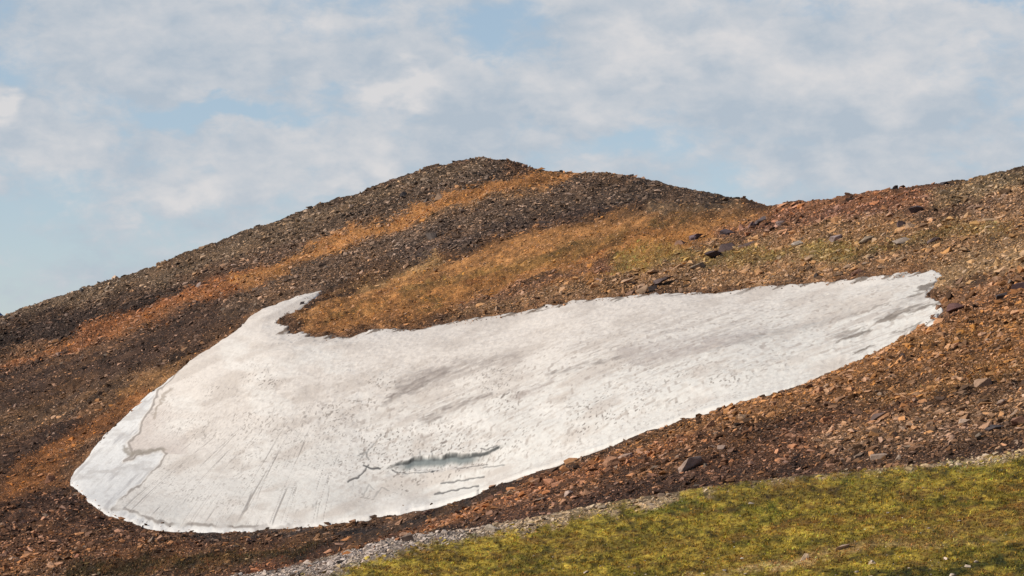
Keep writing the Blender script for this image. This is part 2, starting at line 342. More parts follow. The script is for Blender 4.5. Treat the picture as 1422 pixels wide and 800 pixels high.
gst([(1200,810,8),(1320,790,14),(1440,768,22)], (58,60,28), 1., 7, .9)
gst([(1000,740,5),(1150,725,8),(1300,712,8),(1440,700,9)], (124,88,52), .8, 8, 1.2)
gst([(700,780,5),(850,765,6),(960,735,5)], (104,92,44), .8, 8, 1.2)
gst([(880,712,5),(1000,705,6),(1100,712,5)], (92,98,36), .8, 8, 1.2)
gst([(1290,790,3),(1360,765,3),(1430,742,4)], (176,150,84), .6, 4)
gcol = gcol*np.array((1.10,1.10,.84)); streak = 1+.55*fbm(al/70, ac/4.5, 151, 4)+.40*fbm(al/24, ac/3.0, 153, 3)+.35*fbm(al/160, ac/22, 155, 3)
rust = ss(.0, .45, fbm(al/80, ac/9, 157, 4))*ss(300, 520, GY+GX*.16)
CM = CM*(1-.28*rust[..., None])+lin((160,116,72))*.28*rust[..., None]
CM = (CM*.9+CM.mean(2, keepdims=True)*.1)*np.array((1.14, 1.03, .87))*np.clip(streak, .35, 1.9)[..., None]; CM = CM*(1-gm[..., None])+gcol*gm[..., None]
GR = GR*(1-gm)+gm; SZ = SZ*(1-gm)+.6*gm
st = gm*(1-ss(-5, 5, GY-yc-gw+fbm(GX/18, GY/8, 51, 4)*13+fbm(GX/5, GY/3, 53, 2)*8))
gravel = lin((178,160,146)); tan = lin((204,172,134)); fx_ = ss(600, 780, GX)[..., None]
gc2 = gravel*(1-fx_)+tan*fx_
CM = CM*(1-st[..., None])+gc2*st[..., None]; GR = GR*(1-st); SZ = SZ*(1-st)+(.95)*st
def samp(A, x, y):
    u = np.clip((x-RX0)/RS, 0, len(rx)-1.001); v = np.clip((y-RY0)/RS, 0, len(ry)-1.001)
    i = u.astype(int); j = v.astype(int); fu = u-i; fv = v-j
    if A.ndim == 3: fu = fu[..., None]; fv = fv[..., None]
    return (A[j, i]*(1-fu)+A[j, i+1]*fu)*(1-fv)+(A[j+1, i]*(1-fu)+A[j+1, i+1]*fu)*fv
# ------------------------------------------------------------------ outline of the snowfield
SNOW = [(446,402),(436,413),(425,424),(410,436),(395,444),(386,452),(400,461),(425,465),(452,469),(500,460),(560,455),(640,448),(700,437),(760,424),(800,417),(860,411),(930,404),(1000,405),(1060,401),(1130,398),(1190,391),(1240,383),(1300,376),(1307,384),(1296,398),(1284,412),(1296,420),(1309,430),(1300,448),(1270,462),(1240,478),(1180,507),(1100,538),(1000,566),(900,601),(800,636),(700,672),(640,692),(590,705),(540,717),(500,726),(440,733),(380,738),(300,741),(240,736),(190,728),(150,716),(120,700),(97,672),(98,660),(118,640),(140,610),(165,585),(190,558),(228,532),(262,502),(300,477),(345,443),(380,423),(415,408)]
def poly_sd(x, y, P):
    best = np.full(x.shape, 1e18); ins = np.zeros(x.shape, bool); n = len(P)
    for i in range(n):
        x0, y0 = P[i]; x1, y1 = P[(i+1) % n]; vx, vy = x1-x0, y1-y0
        t = np.clip(((x-x0)*vx+(y-y0)*vy)/(vx*vx+vy*vy), 0, 1)
        best = np.minimum(best, (x-x0-t*vx)**2+(y-y0-t*vy)**2)
        c = ((y0 > y) != (y1 > y)) & (x < (x1-x0)*(y-y0)/(y1-y0+1e-12)+x0); ins ^= c
    return np.where(ins, 1, -1)*np.sqrt(best)
def snow_sd(x, y, seg):
    """distance (photo pixels on the slope) inside the snow outline, ragged; seg tells which side of the spur we are on"""
    y3 = np.interp(x, xc, knots(xc)[1][5])
    spur = ss(560, 640, x)*(1-ss(1255, 1300, x))
    yc_ = np.where(y > y3-14, y3-14, y)
    yq = np.where(seg > 5, y*(1-spur)+yc_*spur, y)
    s = poly_sd(x, yq, SNOW)
    a = x*math.cos(R(-24))+yq*math.sin(R(-24)); c = -x*math.sin(R(-24))+yq*math.cos(R(-24))
    rag = fbm(a/26, c/3.6, 61, 3)
    amp = .7+.7*ss(-30, 10, -(yq-470))*(x > 380)*(yq < 480)+2.5*ss(1230, 1290, x)+4.5*(1-ss(470,520,x))*(x > 378)*(yq < 480)*ss(440, 450, yq)
    amp = amp*np.where((x < 450) & (yq < 444), .25, 1)
    s = s+rag*amp+fbm(x/7, yq/5, 63, 2)*(1-.6*ss(600, 680, yq))+fbm(x/40, yq/20, 65, 3)*3.0*np.where((x < 460) & (yq < 446), .2, 1)+1.5*np.where((x < 450) & (yq < 444) & (x > 385), 1, 0)
    return s*(1-spur*(1-ss(5, 5.5, seg)))-12*spur*(1-ss(5, 5.5, seg))
SN = np.full(XX.shape, -50.0)
rsel = (SEG > 2.9) & (SEG < 9.1)
csel = (xc > 60) & (xc < 1345)
sub = np.ix_(rsel, csel)
SN[sub] = snow_sd(XX[sub], YY[sub], np.broadcast_to(SEG[rsel][:, None], XX[sub].shape))
# ------------------------------------------------------------------ hillside (one sheet)
GRV = samp(GR, XX, YY)
LOW = relief(PX, DD, ss(-8, 14, SN))
hi = fbm(PX/0.55, DD/0.8, 21, 3)*0.10*ss(60, 160, DD)*(1-GRV*.7)+fbm(PX/0.35, DD/0.5, 23, 2)*0.035
ledge = np.abs(fbm(PX/2.6+DD/14, DD/2.2, 27, 3))
hi = hi+(ledge-.25)*0.5*ss(110, 200, DD)*(1-ss(-4, 6, SN))*(1-GRV)
hi = hi*(1-.85*ss(-3, 1, SN))-1.1*ss(4, 30, SN)
ZT = PZ+LOW+hi
VX = PX; VY = DD; VZ = ZT
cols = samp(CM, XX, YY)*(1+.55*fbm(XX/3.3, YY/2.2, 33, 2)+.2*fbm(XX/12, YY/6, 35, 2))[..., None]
cols = cols*(1-.52*(1-GRV)*(1-.7*ss(-9, -2, SN)))[..., None]  # soil darkened among the rocks, painting in the shadow of the gaps
nr, nc = DD.shape
# apron in front of the profile: from the grass slope up to and past the viewer's feet
ap_d = np.array([-400, -120, -40, -8, 4, 14, 24, 33.])
apx, apy, apz, apc = [], [], [], []
z0 = VZ[0]; d0 = DD[0]
for d in ap_d:
    t = np.clip((d-0)/(d0-0), 0, 1); tt = t*t*(3-2*t)
    apx.append((xc-HX)/F*d0); apy.append(np.full(nc, d)); apz.append(-1.75*(1-tt)+z0*tt - (0.02*max(0, -d-8))); apc.append(cols[0])
VX = np.concatenate([np.array(apx), VX]); VY = np.concatenate([np.array(apy), VY]); VZ = np.concatenate([np.array(apz), VZ]); cols2 = np.concatenate([np.array(apc), cols])
nr2 = VX.shape[0]
def grid_faces(nr, nc, keep=None):
    i = np.arange(nr*nc).reshape(nr, nc)
    f = np.stack([i[:-1, :-1], i[:-1, 1:], i[1:, 1:], i[1:, :-1]], -1)
    return f[keep] if keep is not None else f.reshape(-1, 4)
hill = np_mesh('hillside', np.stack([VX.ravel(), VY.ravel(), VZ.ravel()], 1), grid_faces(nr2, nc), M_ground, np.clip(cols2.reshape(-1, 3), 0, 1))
tag(hill, kind='structure')
# wide valley floor reaching the horizon
g = np.linspace(-20000, 20000, 41); gx, gy = np.meshgrid(g, g)
gz = -75+fbm(gx/2500, gy/2500, 91, 3)*22
vf = np_mesh('valley_floor', np.stack([gx.ravel(), gy.ravel(), gz.ravel()], 1), grid_faces(41, 41), M_ground, np.tile(lin((96,84,60)), (41*41, 1)))
tag(vf, kind='structure')
# far range, air haze painted in as blue, just showing over the left end of the ridge
mx = np.linspace(-5600, -1850, 70); my = np.linspace(9000, 10800, 24); MX, MY = np.meshgrid(mx, my)
rd = np.exp(-((MY-9900)/520)**2)
pk = 190*np.exp(-((MX+2150)/110)**2)+150*np.exp(-((MX+3100)/330)**2)+190*np.exp(-((MX+4200)/500)**2)
MZ = -80+rd*(pk+25*fbm(MX/160, MY/160, 95, 4)+25)
fm = np_mesh('distant_mountains', np.stack([MX.ravel(), MY.ravel(), MZ.ravel()], 1), grid_faces(24, 70), M_ground, np.tile(lin((88,112,150)), (24*70, 1)))
tag(fm, kind='structure')
# ------------------------------------------------------------------ snowfield
xs = np.arange(76, 1330, 1.0)
SROWS = [0, 0, 0, 0, 12, 6, 18, 330, 40, 0, 0, 0, 0]
def surf_part(x):
    D, Y = knots(x); m = pchip_slopes(D, Y); dd, yy, sg = [], [], []
    for k, n in ((4, 60), (5, 36), (6, 120), (7, 300), (8, 110)):
        lo, hi_ = (0, 1)
        if k == 4: lo = .82
        if k == 8: hi_ = .92
        t = np.linspace(lo, hi_, n, endpoint=(k == 8))[:, None]; h = D[k+1]-D[k]
        dd.append(D[k]+t*h); yy.append((2*t**3-3*t**2+1)*Y[k]+(t**3-2*t**2+t)*h*m[k]+(-2*t**3+3*t**2)*Y[k+1]+(t**3-t**2)*h*m[k+1]); sg.append(k+t[:, 0])
    return np.concatenate(dd), np.concatenate(yy), np.concatenate(sg)
sD, sY, sS = surf_part(xs); sX = np.broadcast_to(xs, sD.shape); sSeg = np.broadcast_to(sS[:, None], sD.shape)
sdv = snow_sd(sX, sY, sSeg)
wX = (sX-HX)/F*sD
base = (HY-sY)/F*sD+relief(wX, sD, ss(-8, 14, sdv))
low_edge = ss(560, 700, sY)
h = np.where(sdv > 0, .07*ss(0, 1.5, sdv)+(0.20-.16*(1-ss(455,500,sY))*ss(360,410,sX))*(1-np.exp(-np.maximum(sdv, 0)/4))+.42*(1-np.exp(-np.maximum(sdv, 0)/42)), sdv*0.06)
# sun cups
cup = fbm(wX/0.55, sD/1.0, 71, 2); cup2 = fbm(wX/1.3+sD/7, sD/2.2, 73, 3)
cupm = ss(0, 12, sdv)*(1-.65*ss(600, 690, sY)*(1-ss(650, 760, sX)))
h = h-(np.abs(cup)*.045)*cupm+cup2*.03*cupm
# melt runnels on the steep lower left apron (follow the fall line)
def run_q(x, y):
    q = x.astype(float).copy()
    for _ in range(12):
        a = np.interp(q, [60,155,250,350,430,500,600], [1.35,1.18,.85,.5,.33,.18,.0]); q = x-a*(738-y)
    return q
q = run_q(sX, sY)
rz = ss(540, 640, sY)*(1-ss(420, 520, sX))*ss(150, 210, sX+(sY-700)*.4)*ss(0, 10, sdv)
rl = fbm(q/7.0, sY/160, 81, 2); rline = np.clip(1-np.abs(rl)/.055, 0, 1)*ss(-.35, .15, fbm(q/9, sY/60, 83, 2))
h = h-rz*rline*.03
# crevasse: upper lip along this line, hollow below it
lipx = [535,548,560,575,600,625,650,668,690,706,716]; lipy = [662,657,653,648,646,644,643,641,635,629,627]
ly = np.interp(sX, lipx, lipy)+fbm(sX/9, sX*0, 85, 3)*2.2
cd = .52*np.interp(sX, [535,545,560,585,640,665,690,712], [0,.2,.38,.66,.58,.32,.18,0])
below = sY-ly
hollow = cd*(.45*ss(-1.5, 1.0, below)+.55*ss(0, 9, below))*(1-ss(7, 22, below))
roofm = cd*.14*np.exp(-(np.maximum(-below, 0)/8)**2)*(below < 0)
h = h-hollow+roofm
# narrower cracks: steps of a few centimetres
def line_d(pts, warp=1.5, sd=87):
    return seg_dist(sX+fbm(sX/6, sY/6, sd, 2)*warp, sY+fbm(sX/6, sY/6, sd+2, 2)*warp, None, [(a, b, 0) for a, b in pts])
cracks = [([(484,680),(497,674),(506,664),(512,657)], 1.3, .9), ([(505,658),(515,661),(528,662)], 1.4, 1.), ([(512,650),(508,640),(497,645)], 1.0, .6), ([(530,615),(516,632),(502,648)], .9, .5),
 ([(545,663),(565,665),(585,668),(598,664)], 1., .7), ([(600,666),(603,663)], 1.8, 1.), ([(640,657),(660,655),(676,654)], 1., .75), ([(672,659),(700,655)], .9, .6), ([(612,681),(640,676),(672,671)], 1.1, .8), ([(604,694),(640,687),(664,683)], 1.2, .85), ([(505,700),(512,683),(520,690)], 1., .35), ([(520,700),(530,686),(540,692)], 1., .35),
 ([(575,648),(572,640)], .8, .4), ([(584,646),(583,637)], .8, .5), ([(600,644),(600,637)], .8, .5), ([(614,643),(612,637)], .8, .35), ([(668,641),(669,634),(676,636),(690,631)], 1., .7)]
crk = np.zeros(sX.shape)
for pts, wd, a in cracks:
    crk = np.maximum(crk, a*(1-ss(wd*.5, wd*1.5, line_d(pts))))
h = h-crk*.03
# the bright lobe at the left tip stands proud of the dirtier snow behind a dark seam
LOBE = [(262,502),(243,524),(220,548),(212,572),(200,592),(192,612),(178,622),(186,640),(172,650),(200,640),(222,636),(232,640),(222,655),(195,682),(172,700),(155,711),(175,712),(192,718),(200,724),(250,731),(300,737),(420,735),(420,760),(60,760),(60,600),(200,500)]
lob = poly_sd(sX+fbm(sX/8, sY/8, 93, 2)*3, sY+fbm(sX/8, sY/8, 95, 2)*2.5, LOBE)*(sX < 460)
h = h-ss(-2, 6, lob)*.05*(sX < 460)
sZ = base+h
keep = sdv > -9
kf = (keep[:-1, :-1] | keep[1:, :-1] | keep[:-1, 1:] | keep[1:, 1:])
# snow colour: clean cream above, cooler and wetter below, with dirt that has its own shape
sc = np.ones(sX.shape+(3,))*np.array((.83, .79, .755))
def smix(m, c, a=1.0):
    global sc
    m = np.clip(m*a, 0, 1)[..., None]; sc = sc*(1-m)+np.array(c)*m
smix(ss(500, 640, sY+(sX-600)*.28), (.80, .80, .785))
sa = sX*math.cos(R(-22))+sY*math.sin(R(-22)); sb = -sX*math.sin(R(-22))+sY*math.cos(R(-22))
smix(ss(.0, .5, fbm(sa/70, sb/16, 101, 4)), (.64, .59, .55), .7)
smix(ss(.02, .4, fbm(sa/75, sb/3.4, 171, 4))*ss(-.25, .25, fbm(sX/120, sY/50, 173, 2)+.2)*ss(470, 520, sY+(sX-600)*.15)*ss(500, 600, sX)*(1-ss(610,650,sY)), (.50, .455, .43), .5)
smix(ss(.0, .4, fbm(sX/60, sY/24, 103, 4))*(1-ss(460,600,sX)*(1-ss(520,580,sY))), (.89, .88, .86), .7)
smix(ss(.15, .55, fbm(sX/6, sY/3, 105, 2)), (.66, .62, .59), .38*1.0)
def sst(pts, c, a, soft=5, tex=1.0, stretch=1):
    global sc
    d = seg_dist(sX+fbm(sa/20, sb/5, 107, 3)*9, sY+fbm(sa/18, sb/5, 109, 3)*5, None, pts)
    m = (1-ss(-soft, soft, d))*np.clip(.75+tex*fbm(sa/12, sb/2.6, int(pts[0][0]), 3), 0, 1); smix(m, c, a)
D1 = (.44, .39, .37); D2 = (.30, .27, .255)
sst([(535,570,4),(552,558,6),(585,542,8),(620,525,6)], (.30,.265,.25), 1.)
sst([(585,596,4),(600,590,5),(640,575,5),(680,560,3)], (.30,.265,.25), 1.)
sst([(560,545,12),(640,520,12),(720,505,8)], (.42,.38,.36), .8, 10)
sst([(715,566,4),(745,553,5),(765,542,3)], D1, .8)
sst([(760,535,2),(810,520,2),(860,510,2),(900,500,2)], D2, .9, 3)
sst([(880,518,4),(930,505,5),(1000,490,5),(1040,484,3)], D1, .85, 6)
sst([(870,505,10),(960,490,10),(1060,470,8)], (.50,.46,.45), .8, 10)
sst([(990,500,3),(1060,478,4),(1150,452,3),(1190,445,2)], (.42,.40,.39), .7, 5)
sst([(1160,480,1),(1180,473,2.5),(1205,467,1.5)], D2, .9, 3)
sst([(1215,455,1),(1240,443,3),(1265,436,2.5),(1300,424,1.5)], D2, .9, 3)
sst([(1185,499,.5),(1215,487,1)], D2, .8, 2)
sst([(1235,470,.5),(1270,455,1.5),(1300,440,1)], D1, .8, 3)
sst([(1240,440,1),(1262,425,2),(1280,417,2)], (.5,.47,.45), .8, 3)
for (xa, ya, xb, yb, w_) in [(384,470,410,456,1.5),(399,466,424,452,2),(424,469,446,456,1.5),(449,472,478,455,1.6),(487,464,510,452,1.2),(545,458,560,452,1.2),(570,462,600,448,1.8),(588,458,612,448,1.2),(636,450,660,442,1.3),(385,452,400,440,1.2),(390,456,405,447,1.2)]:
    smix(1-ss(-.4, 1.5, seg_dist(sX+fbm(sX/4, sY/4, 143, 2)*2, sY+fbm(sX/5, sY/4, 145, 2), None, [(xa, ya, .2), (xb, yb, w_*1.9)])), (.19,.135,.095), .92)
for k in range(26):                          # windblown dirt tongues along the upper edge
    x0 = 395+ (k*37.7) % 900; y0 = np.interp(x0, [390,450,560,700,800,930,1060,1190,1300], [456,466,456,438,418,405,402,392,377])
    L = 10+((k*7919) % 17); smix(1-ss(-.4, 1.5, seg_dist(sX+fbm(sX/4, sY/4, 143, 2)*2, sY+fbm(sX/5, sY/4, 145, 2), None, [(x0, y0+5, .2), (x0+L, y0-L*.40+4, 2.0)])), (.19,.145,.11), .9)
for (xa, ya, xb, yb, w_, a_) in [(1160,484,1208,466,2.2,.8),(1150,478,1200,462,1.2,.6),(1212,458,1262,438,3.0,.85),(1232,447,1290,424,2.2,.7),(1262,441,1306,424,1.6,.8),(1240,470,1302,446,1.8,.7),(1184,500,1214,488,1.6,.9),
    (1270,410,1300,396,2.4,.9),(1276,404,1306,392,1.6,.85),(1262,418,1288,409,1.6,.8),(1180,397,1216,385,2.2,.85),(1232,393,1262,382,1.3,.7),(1110,402,1128,396,1.4,.8),(1018,414,1042,404,2.4,.6),(925,414,955,405,1.4,.7),(850,422,868,414,1.2,.8),(730,438,762,430,1.2,.7),(1180,446,1240,428,1.5,.5)]:
    smix(1-ss(-.6, 1.6, seg_dist(sX+fbm(sa/9, sb/3, 147, 3)*5, sY+fbm(sa/9, sb/3, 149, 3)*3.2, None, [(xa, ya, .2), ((xa+xb)/2, (ya+yb)/2, w_), (xb, yb, .4)])), (.23,.20,.175), a_)
# cup specks
spk = vn(wX/.11, sD/.34, 111); sdens = ss(.5, .72, spk)*ss(-.2, .5, fbm(sX/50, sY/26, 113, 3)+.5*ss(560,620,sY)*(1-ss(640,680,sY)))
smix(sdens*ss(480, 550, sY)*(1-.5*rz)*ss(8, 24, sdv), (.24, .21, .19), .85)
spk2 = ss(.58, .80, vn(wX/.24, sD/.6, 115)); smix(spk2*ss(8, 24, sdv)*ss(470, 550, sY+(sX-600)*.2)*(1-rz)*(1-.4*ss(640,700,sY)), (.42, .37, .34), .6)
spk3 = ss(.1, .8, vn(wX/.45+sD/5, sD/.5, 119)); smix(spk3*ss(8, 24, sdv)*ss(440, 520, sY+(sX-600)*.2)*(1-rz)*(1-.6*ss(620,690,sY)), (.60, .55, .51), .45)
smix(.8*ss(560, 620, sY)*(1-ss(440, 540, sX))*ss(150, 210, sX+(sY-700)*.4)*ss(0, 6, sdv)*rline, (.27, .245, .23), .95)
# seams and bright lobe
pale = np.clip(ss(0, 5, lob), 0, 1)*(sX < 440)
smix(pale, (.83, .85, .87)); smix(pale*ss(.05, .55, fbm((sX*.75-sY*.66)/50, (sX*.66+sY*.75)/5, 121, 4)), (.52, .52, .54), .75)
smix(pale*ss(.1, .6, fbm(sX/26, sY/9, 141, 3)), (.58, .57, .57), .7)
smix(pale*ss(.1, .5, fbm((sX*.75-sY*.66)/16, (sX*.66+sY*.75)/3.2, 142, 4)), (.60, .59, .59), .45)
sand = ss(-14, 0, -np.abs(lob+14))*0
smix((sX < 262)*(sY < 642)*(lob < 0)*ss(-48, -6, lob)*ss(560, 600, sY), (.66, .60, .57), .75)
seam = (1-ss(.6, 2.2, np.abs(lob)))*(sX < 440)*ss(-.6, .3, fbm(sX/25, sY/25, 123, 2)+.25); smix(seam, (.33, .30, .28), .85)
smix(1-ss(0, 5, seg_dist(sX+fbm(sX/5, sY/4, 125, 3)*5, sY+fbm(sX/5, sY/4, 127, 3)*3, None, [(172,628,0),(180,640,1.5),(192,638,1),(230,634,-1)])), (.33, .30, .26), .85)
smix(1-ss(0, 3, seg_dist(sX+fbm(sX/5, sY/4, 125, 3)*5, sY, None, [(238,548,1),(228,555,1),(212,590,.5)])), (.40, .35, .30), .7)
# ice in the hollow, dark crack hearts
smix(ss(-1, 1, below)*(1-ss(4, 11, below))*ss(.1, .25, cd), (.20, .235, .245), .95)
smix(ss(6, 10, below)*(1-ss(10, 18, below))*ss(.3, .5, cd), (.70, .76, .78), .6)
smix((1-ss(.3, 1.8, np.abs(below-.3)*.62))*ss(0, .08, cd)*np.clip(.8+fbm(sX/8, sY/8, 129, 2), 0, 1), (.07, .075, .075), .95)  # shadow under the crevasse lip, painted as a near-black line
smix(crk, (.12, .12, .12), .95)
smix((sdv < 3)*ss(-9, 2, sdv)*(sY > 640)*(sX > 140)*.5, (.9, .9, .9), .8)
smix(1-ss(-2.5, .6, sdv), (.20, .16, .13), .8)
sc = np.clip(sc*np.array((.79, .745, .685))*(1+.06*fbm(sX/2.2, sY/1.8, 131, 2))[..., None], 0, .93)
ids = np.arange(sX.size).reshape(sX.shape)
fc = grid_faces(*sX.shape, keep=kf)
used, inv = np.unique(fc.ravel(), return_inverse=True)
SVt = np.stack([wX.ravel()[used], sD.ravel()[used], sZ.ravel()[used]], 1)
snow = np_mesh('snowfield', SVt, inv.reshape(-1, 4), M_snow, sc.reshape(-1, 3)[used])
tag(snow, kind='structure')
# ------------------------------------------------------------------ broken rock
def hull(seed, n=13, sub=0, sc=(1, 1, 1)):
    r = np.random.default_rng(seed); bm = bmesh.new()
    for _ in range(n):
        p = r.normal(size=3); p /= np.linalg.norm(p); p *= (.75+.35*r.random()); p = np.clip(p, -.78, .78)
        bm.verts.new(p*np.array(sc))
    res = bmesh.ops.convex_hull(bm, input=bm.verts)
    bad = [e for e in res['geom_interior']+res['geom_unused'] if isinstance(e, bmesh.types.BMVert) and e.is_valid]
    bmesh.ops.delete(bm, geom=list(set(bad)), context='VERTS')
    bmesh.ops.triangulate(bm, faces=bm.faces); bm.normal_update()
    return bm
SH = []
for k in range(40):
    bm = hull(100+k, 7+k % 5); bm.verts.index_update()
    SH.append((np.array([v.co[:] for v in bm.verts]), np.array([[v.index for v in f.verts] for f in bm.faces]))); bm.free()
def build_rocks(name, P, dims, rotz, tilt, colr, mat, lean):
    """one mesh of loose rocks; P (n,3), dims (n,3)"""
    n = len(P); sid = rng.integers(0, len(SH), n); Vs, Fs, Cs = [], [], []; off = 0
    for k, (v, f) in enumerate(SH):
        s = np.where(sid == k)[0]
        if not len(s): continue
        q = v[None]*dims[s][:, None, :]
        ct, st_ = np.cos(tilt[s])[:, None], np.sin(tilt[s])[:, None]
        y = q[..., 1]*ct-q[..., 2]*st_; z = q[..., 1]*st_+q[..., 2]*ct; x = q[..., 0]
        if lean:
            ro = -rng.normal(R(lean), R(16), len(s))[:, None]; x, z = x*np.cos(ro)+z*np.sin(ro), -x*np.sin(ro)+z*np.cos(ro)
        c, s_ = np.cos(rotz[s])[:, None], np.sin(rotz[s])[:, None]
        x, y = x*c-y*s_, x*s_+y*c
        q = np.stack([x, y, z], -1)+P[s][:, None, :]
        Vs.append(q.reshape(-1, 3)); Fs.append((f[None]+(np.arange(len(s))*len(v))[:, None, None]+off).reshape(-1, 3))
        Cs.append(np.repeat(colr[s], len(v), 0)); off += len(s)*len(v)
    return np_mesh(name, np.concatenate(Vs), np.concatenate(Fs), mat, np.concatenate(Cs), flat=True)
# pixel-area weights of every grid cell of the hillside
dy = -(np.diff(YY, axis=0))[:, :-1]; dx = np.diff(XX, axis=1)[:-1]
vis = YY < np.minimum.accumulate(np.concatenate([np.full((1, nc), 1e9), YY[:-1]]), 0)+1.5
okc = vis[:-1, :-1] & (DD[:-1, :-1] > 40)
segc = np.broadcast_to(SEG[:, None], YY.shape)[:-1, :-1]
area = np.clip(dy, .06, 4)*dx*okc
area = area+(~okc)*0.08*dx*(segc > 2)*(segc < 11.15)
crest = ((segc > 10.9) & (segc < 11.02)) | ((segc > 8.95) & (segc < 9.03)) | ((segc > 4.97) & (segc < 5.03))
area = area*(1+crest*1.0)
inx = (XX[:-1, :-1] > -230) & (XX[:-1, :-1] < 1660)
rock_w = (1-samp(GR, XX[:-1, :-1], YY[:-1, :-1]))*np.where(SN[:-1, :-1] < -.3, 1, np.where(SN[:-1, :-1] < 7, .07, .0))
szc = samp(SZ, XX[:-1, :-1], YY[:-1, :-1])
Wt = area*inx*rock_w*(0.4+.8*szc)
def scatter(mask, n, szmul, name, label, pmin=1.65, pw=2.9, pmax=9, jit=.36, flatn=.44):
    w = (Wt*mask).ravel(); w = w/w.sum(); idx = rng.choice(w.size, n, p=w)
    j, i = np.divmod(idx, nc-1); fu = rng.random(n); fv = rng.random(n)
    def s(A): return (A[j, i]*(1-fu)+A[j, i+1]*fu)*(1-fv)+(A[j+1, i]*(1-fu)+A[j+1, i+1]*fu)*fv
    x, y, X, D, Z = s(XX), s(YY), s(PX), s(DD), s(ZT)
    sn_ = SN[j, i]; Z = Z+np.where(sn_ > 0, .05+.2*(1-np.exp(-np.maximum(sn_, 0)/4)), 0)*(sn_ > 0)
    sz = samp(SZ, x, y)
    u = rng.random(n); px = pmin*(1-u)**(-1/pw); px = np.minimum(px*szmul*(.3+.7*sz), pmax*sz**1.5)
    wd = px*D/F*.5
    dims = np.stack([wd*rng.uniform(1.0, 2.1, n), wd*rng.uniform(.8, 1.3, n), wd*rng.uniform(.5, 1.25, n)*flatn/.55], 1)
    c = samp(CM, x+rng.normal(0, 5, n), y+rng.normal(0, 3, n))
    lum = np.exp(rng.normal(0, jit*1.7, n))[:, None]
    grey = c.mean(1, keepdims=True); sat = rng.uniform(.7, 1.15, n)[:, None]
    c = (grey+(c-grey)*sat)*lum*1.2
    pale = (rng.random(n) < .05)[:, None]; c = np.where(pale, c*.6+np.array((.36, .28, .21))*.4, c)
    dark = (rng.random(n) < .16)[:, None]; c = np.where(dark, c*.5, c)
    o = build_rocks(name, np.stack([X, D, Z+dims[:, 2]*.25], 1), dims, rng.normal(0, .55, n)+np.pi*0, rng.uniform(-.35, .5, n), np.maximum(c/np.maximum(1, c.max(1, keepdims=True)/.55), .008), M_rock, 15)
    tag(o, label, kind='stuff', cat='scree'); return o
low_left = (segc > 3) & (segc < 9) & ~((segc < 5.1) & (XX[:-1, :-1] > 520))
scatter((segc >= 9), 165000, .74, 'peak_scree', 'dark grey and brown scree covering the rounded peak below the skyline')
scatter((segc >= 7.0) & (segc < 9), 140000, .78, 'slope_scree', 'rusty orange and brown scree on the middle hillside above and left of the snow')
scatter((segc >= 3) & (segc < 7.0), 125000, .90, 'spur_rubble', 'red brown rubble on the spur below the snow', pmin=1.75, pw=2.35, pmax=13)
wm = (segc >= 1) & (segc < 3) & (st.max() > 0)
scatter(wm, 12000, 1.35, 'gravel_margin', 'pale grey and tan gravel strip along the top of the grass slope', pmin=1.5, pw=2.2, pmax=12, jit=.2)
# ------------------------------------------------------------------ grass
def tufts(n, name, label, mask, hgt=1.0):
    w = area*inx*samp(GR, XX[:-1, :-1], YY[:-1, :-1])**1.5*mask; w = w.ravel()/w.sum()
    idx = rng.choice(w.size, n, p=w); j, i = np.divmod(idx, nc-1); fu = rng.random(n); fv = rng.random(n)
    def s(A): return (A[j, i]*(1-fu)+A[j, i+1]*fu)*(1-fv)+(A[j+1, i]*(1-fu)+A[j+1, i+1]*fu)*fv
    x, y, X, D, Z = s(XX), s(YY), s(PX), s(DD), s(ZT); c = samp(CM, x+rng.normal(0, 3, n), y+rng.normal(0, 1.5, n))
    nb = 5; V = np.zeros((n, nb, 3, 3)); a = rng.uniform(0, 6.28, (n, nb)); L = rng.uniform(.03, .085, (n, nb))*hgt*(D/75)[:, None]; wd = rng.uniform(.010, .022, (n, nb))
    lean = rng.uniform(.3, 1.5, (n, nb)); bx_ = X[:, None]+rng.normal(0, .03, (n, nb)); by_ = D[:, None]+rng.normal(0, .04, (n, nb)); bz_ = Z[:, None]-.015
    pxn, pyn = -np.sin(a), np.cos(a)
    V[..., 0, 0] = bx_+pxn*wd; V[..., 0, 1] = by_+pyn*wd; V[..., 0, 2] = bz_
    V[..., 1, 0] = bx_-pxn*wd; V[..., 1, 1] = by_-pyn*wd; V[..., 1, 2] = bz_
    V[..., 2, 0] = bx_+np.cos(a)*L*lean; V[..., 2, 1] = by_+np.sin(a)*L*lean; V[..., 2, 2] = bz_+L
    c = np.clip(c*np.exp(rng.normal(0, .36, n))[:, None]*np.array((1.10, 1., .85)), .01, .6)
    hu = rng.normal(0, .10, n)[:, None]*np.array((1., -.6, .2)); c = np.clip(c*(1+hu), .008, .6)
    o = np_mesh(name, V.reshape(-1, 3), np.arange(n*nb*3).reshape(-1, 3), M_grass, np.repeat(c, nb*3, 0))
    tag(o, label, kind='stuff', cat='grass')
tufts(62000, 'alpine_grass', 'short yellow green alpine grass on the near slope', (segc < 2.2))
tufts(9000, 'moss_patches', 'sparse green and straw plants growing among the scree', (segc > 3)*(SN[:-1, :-1] < -1), 1.2)
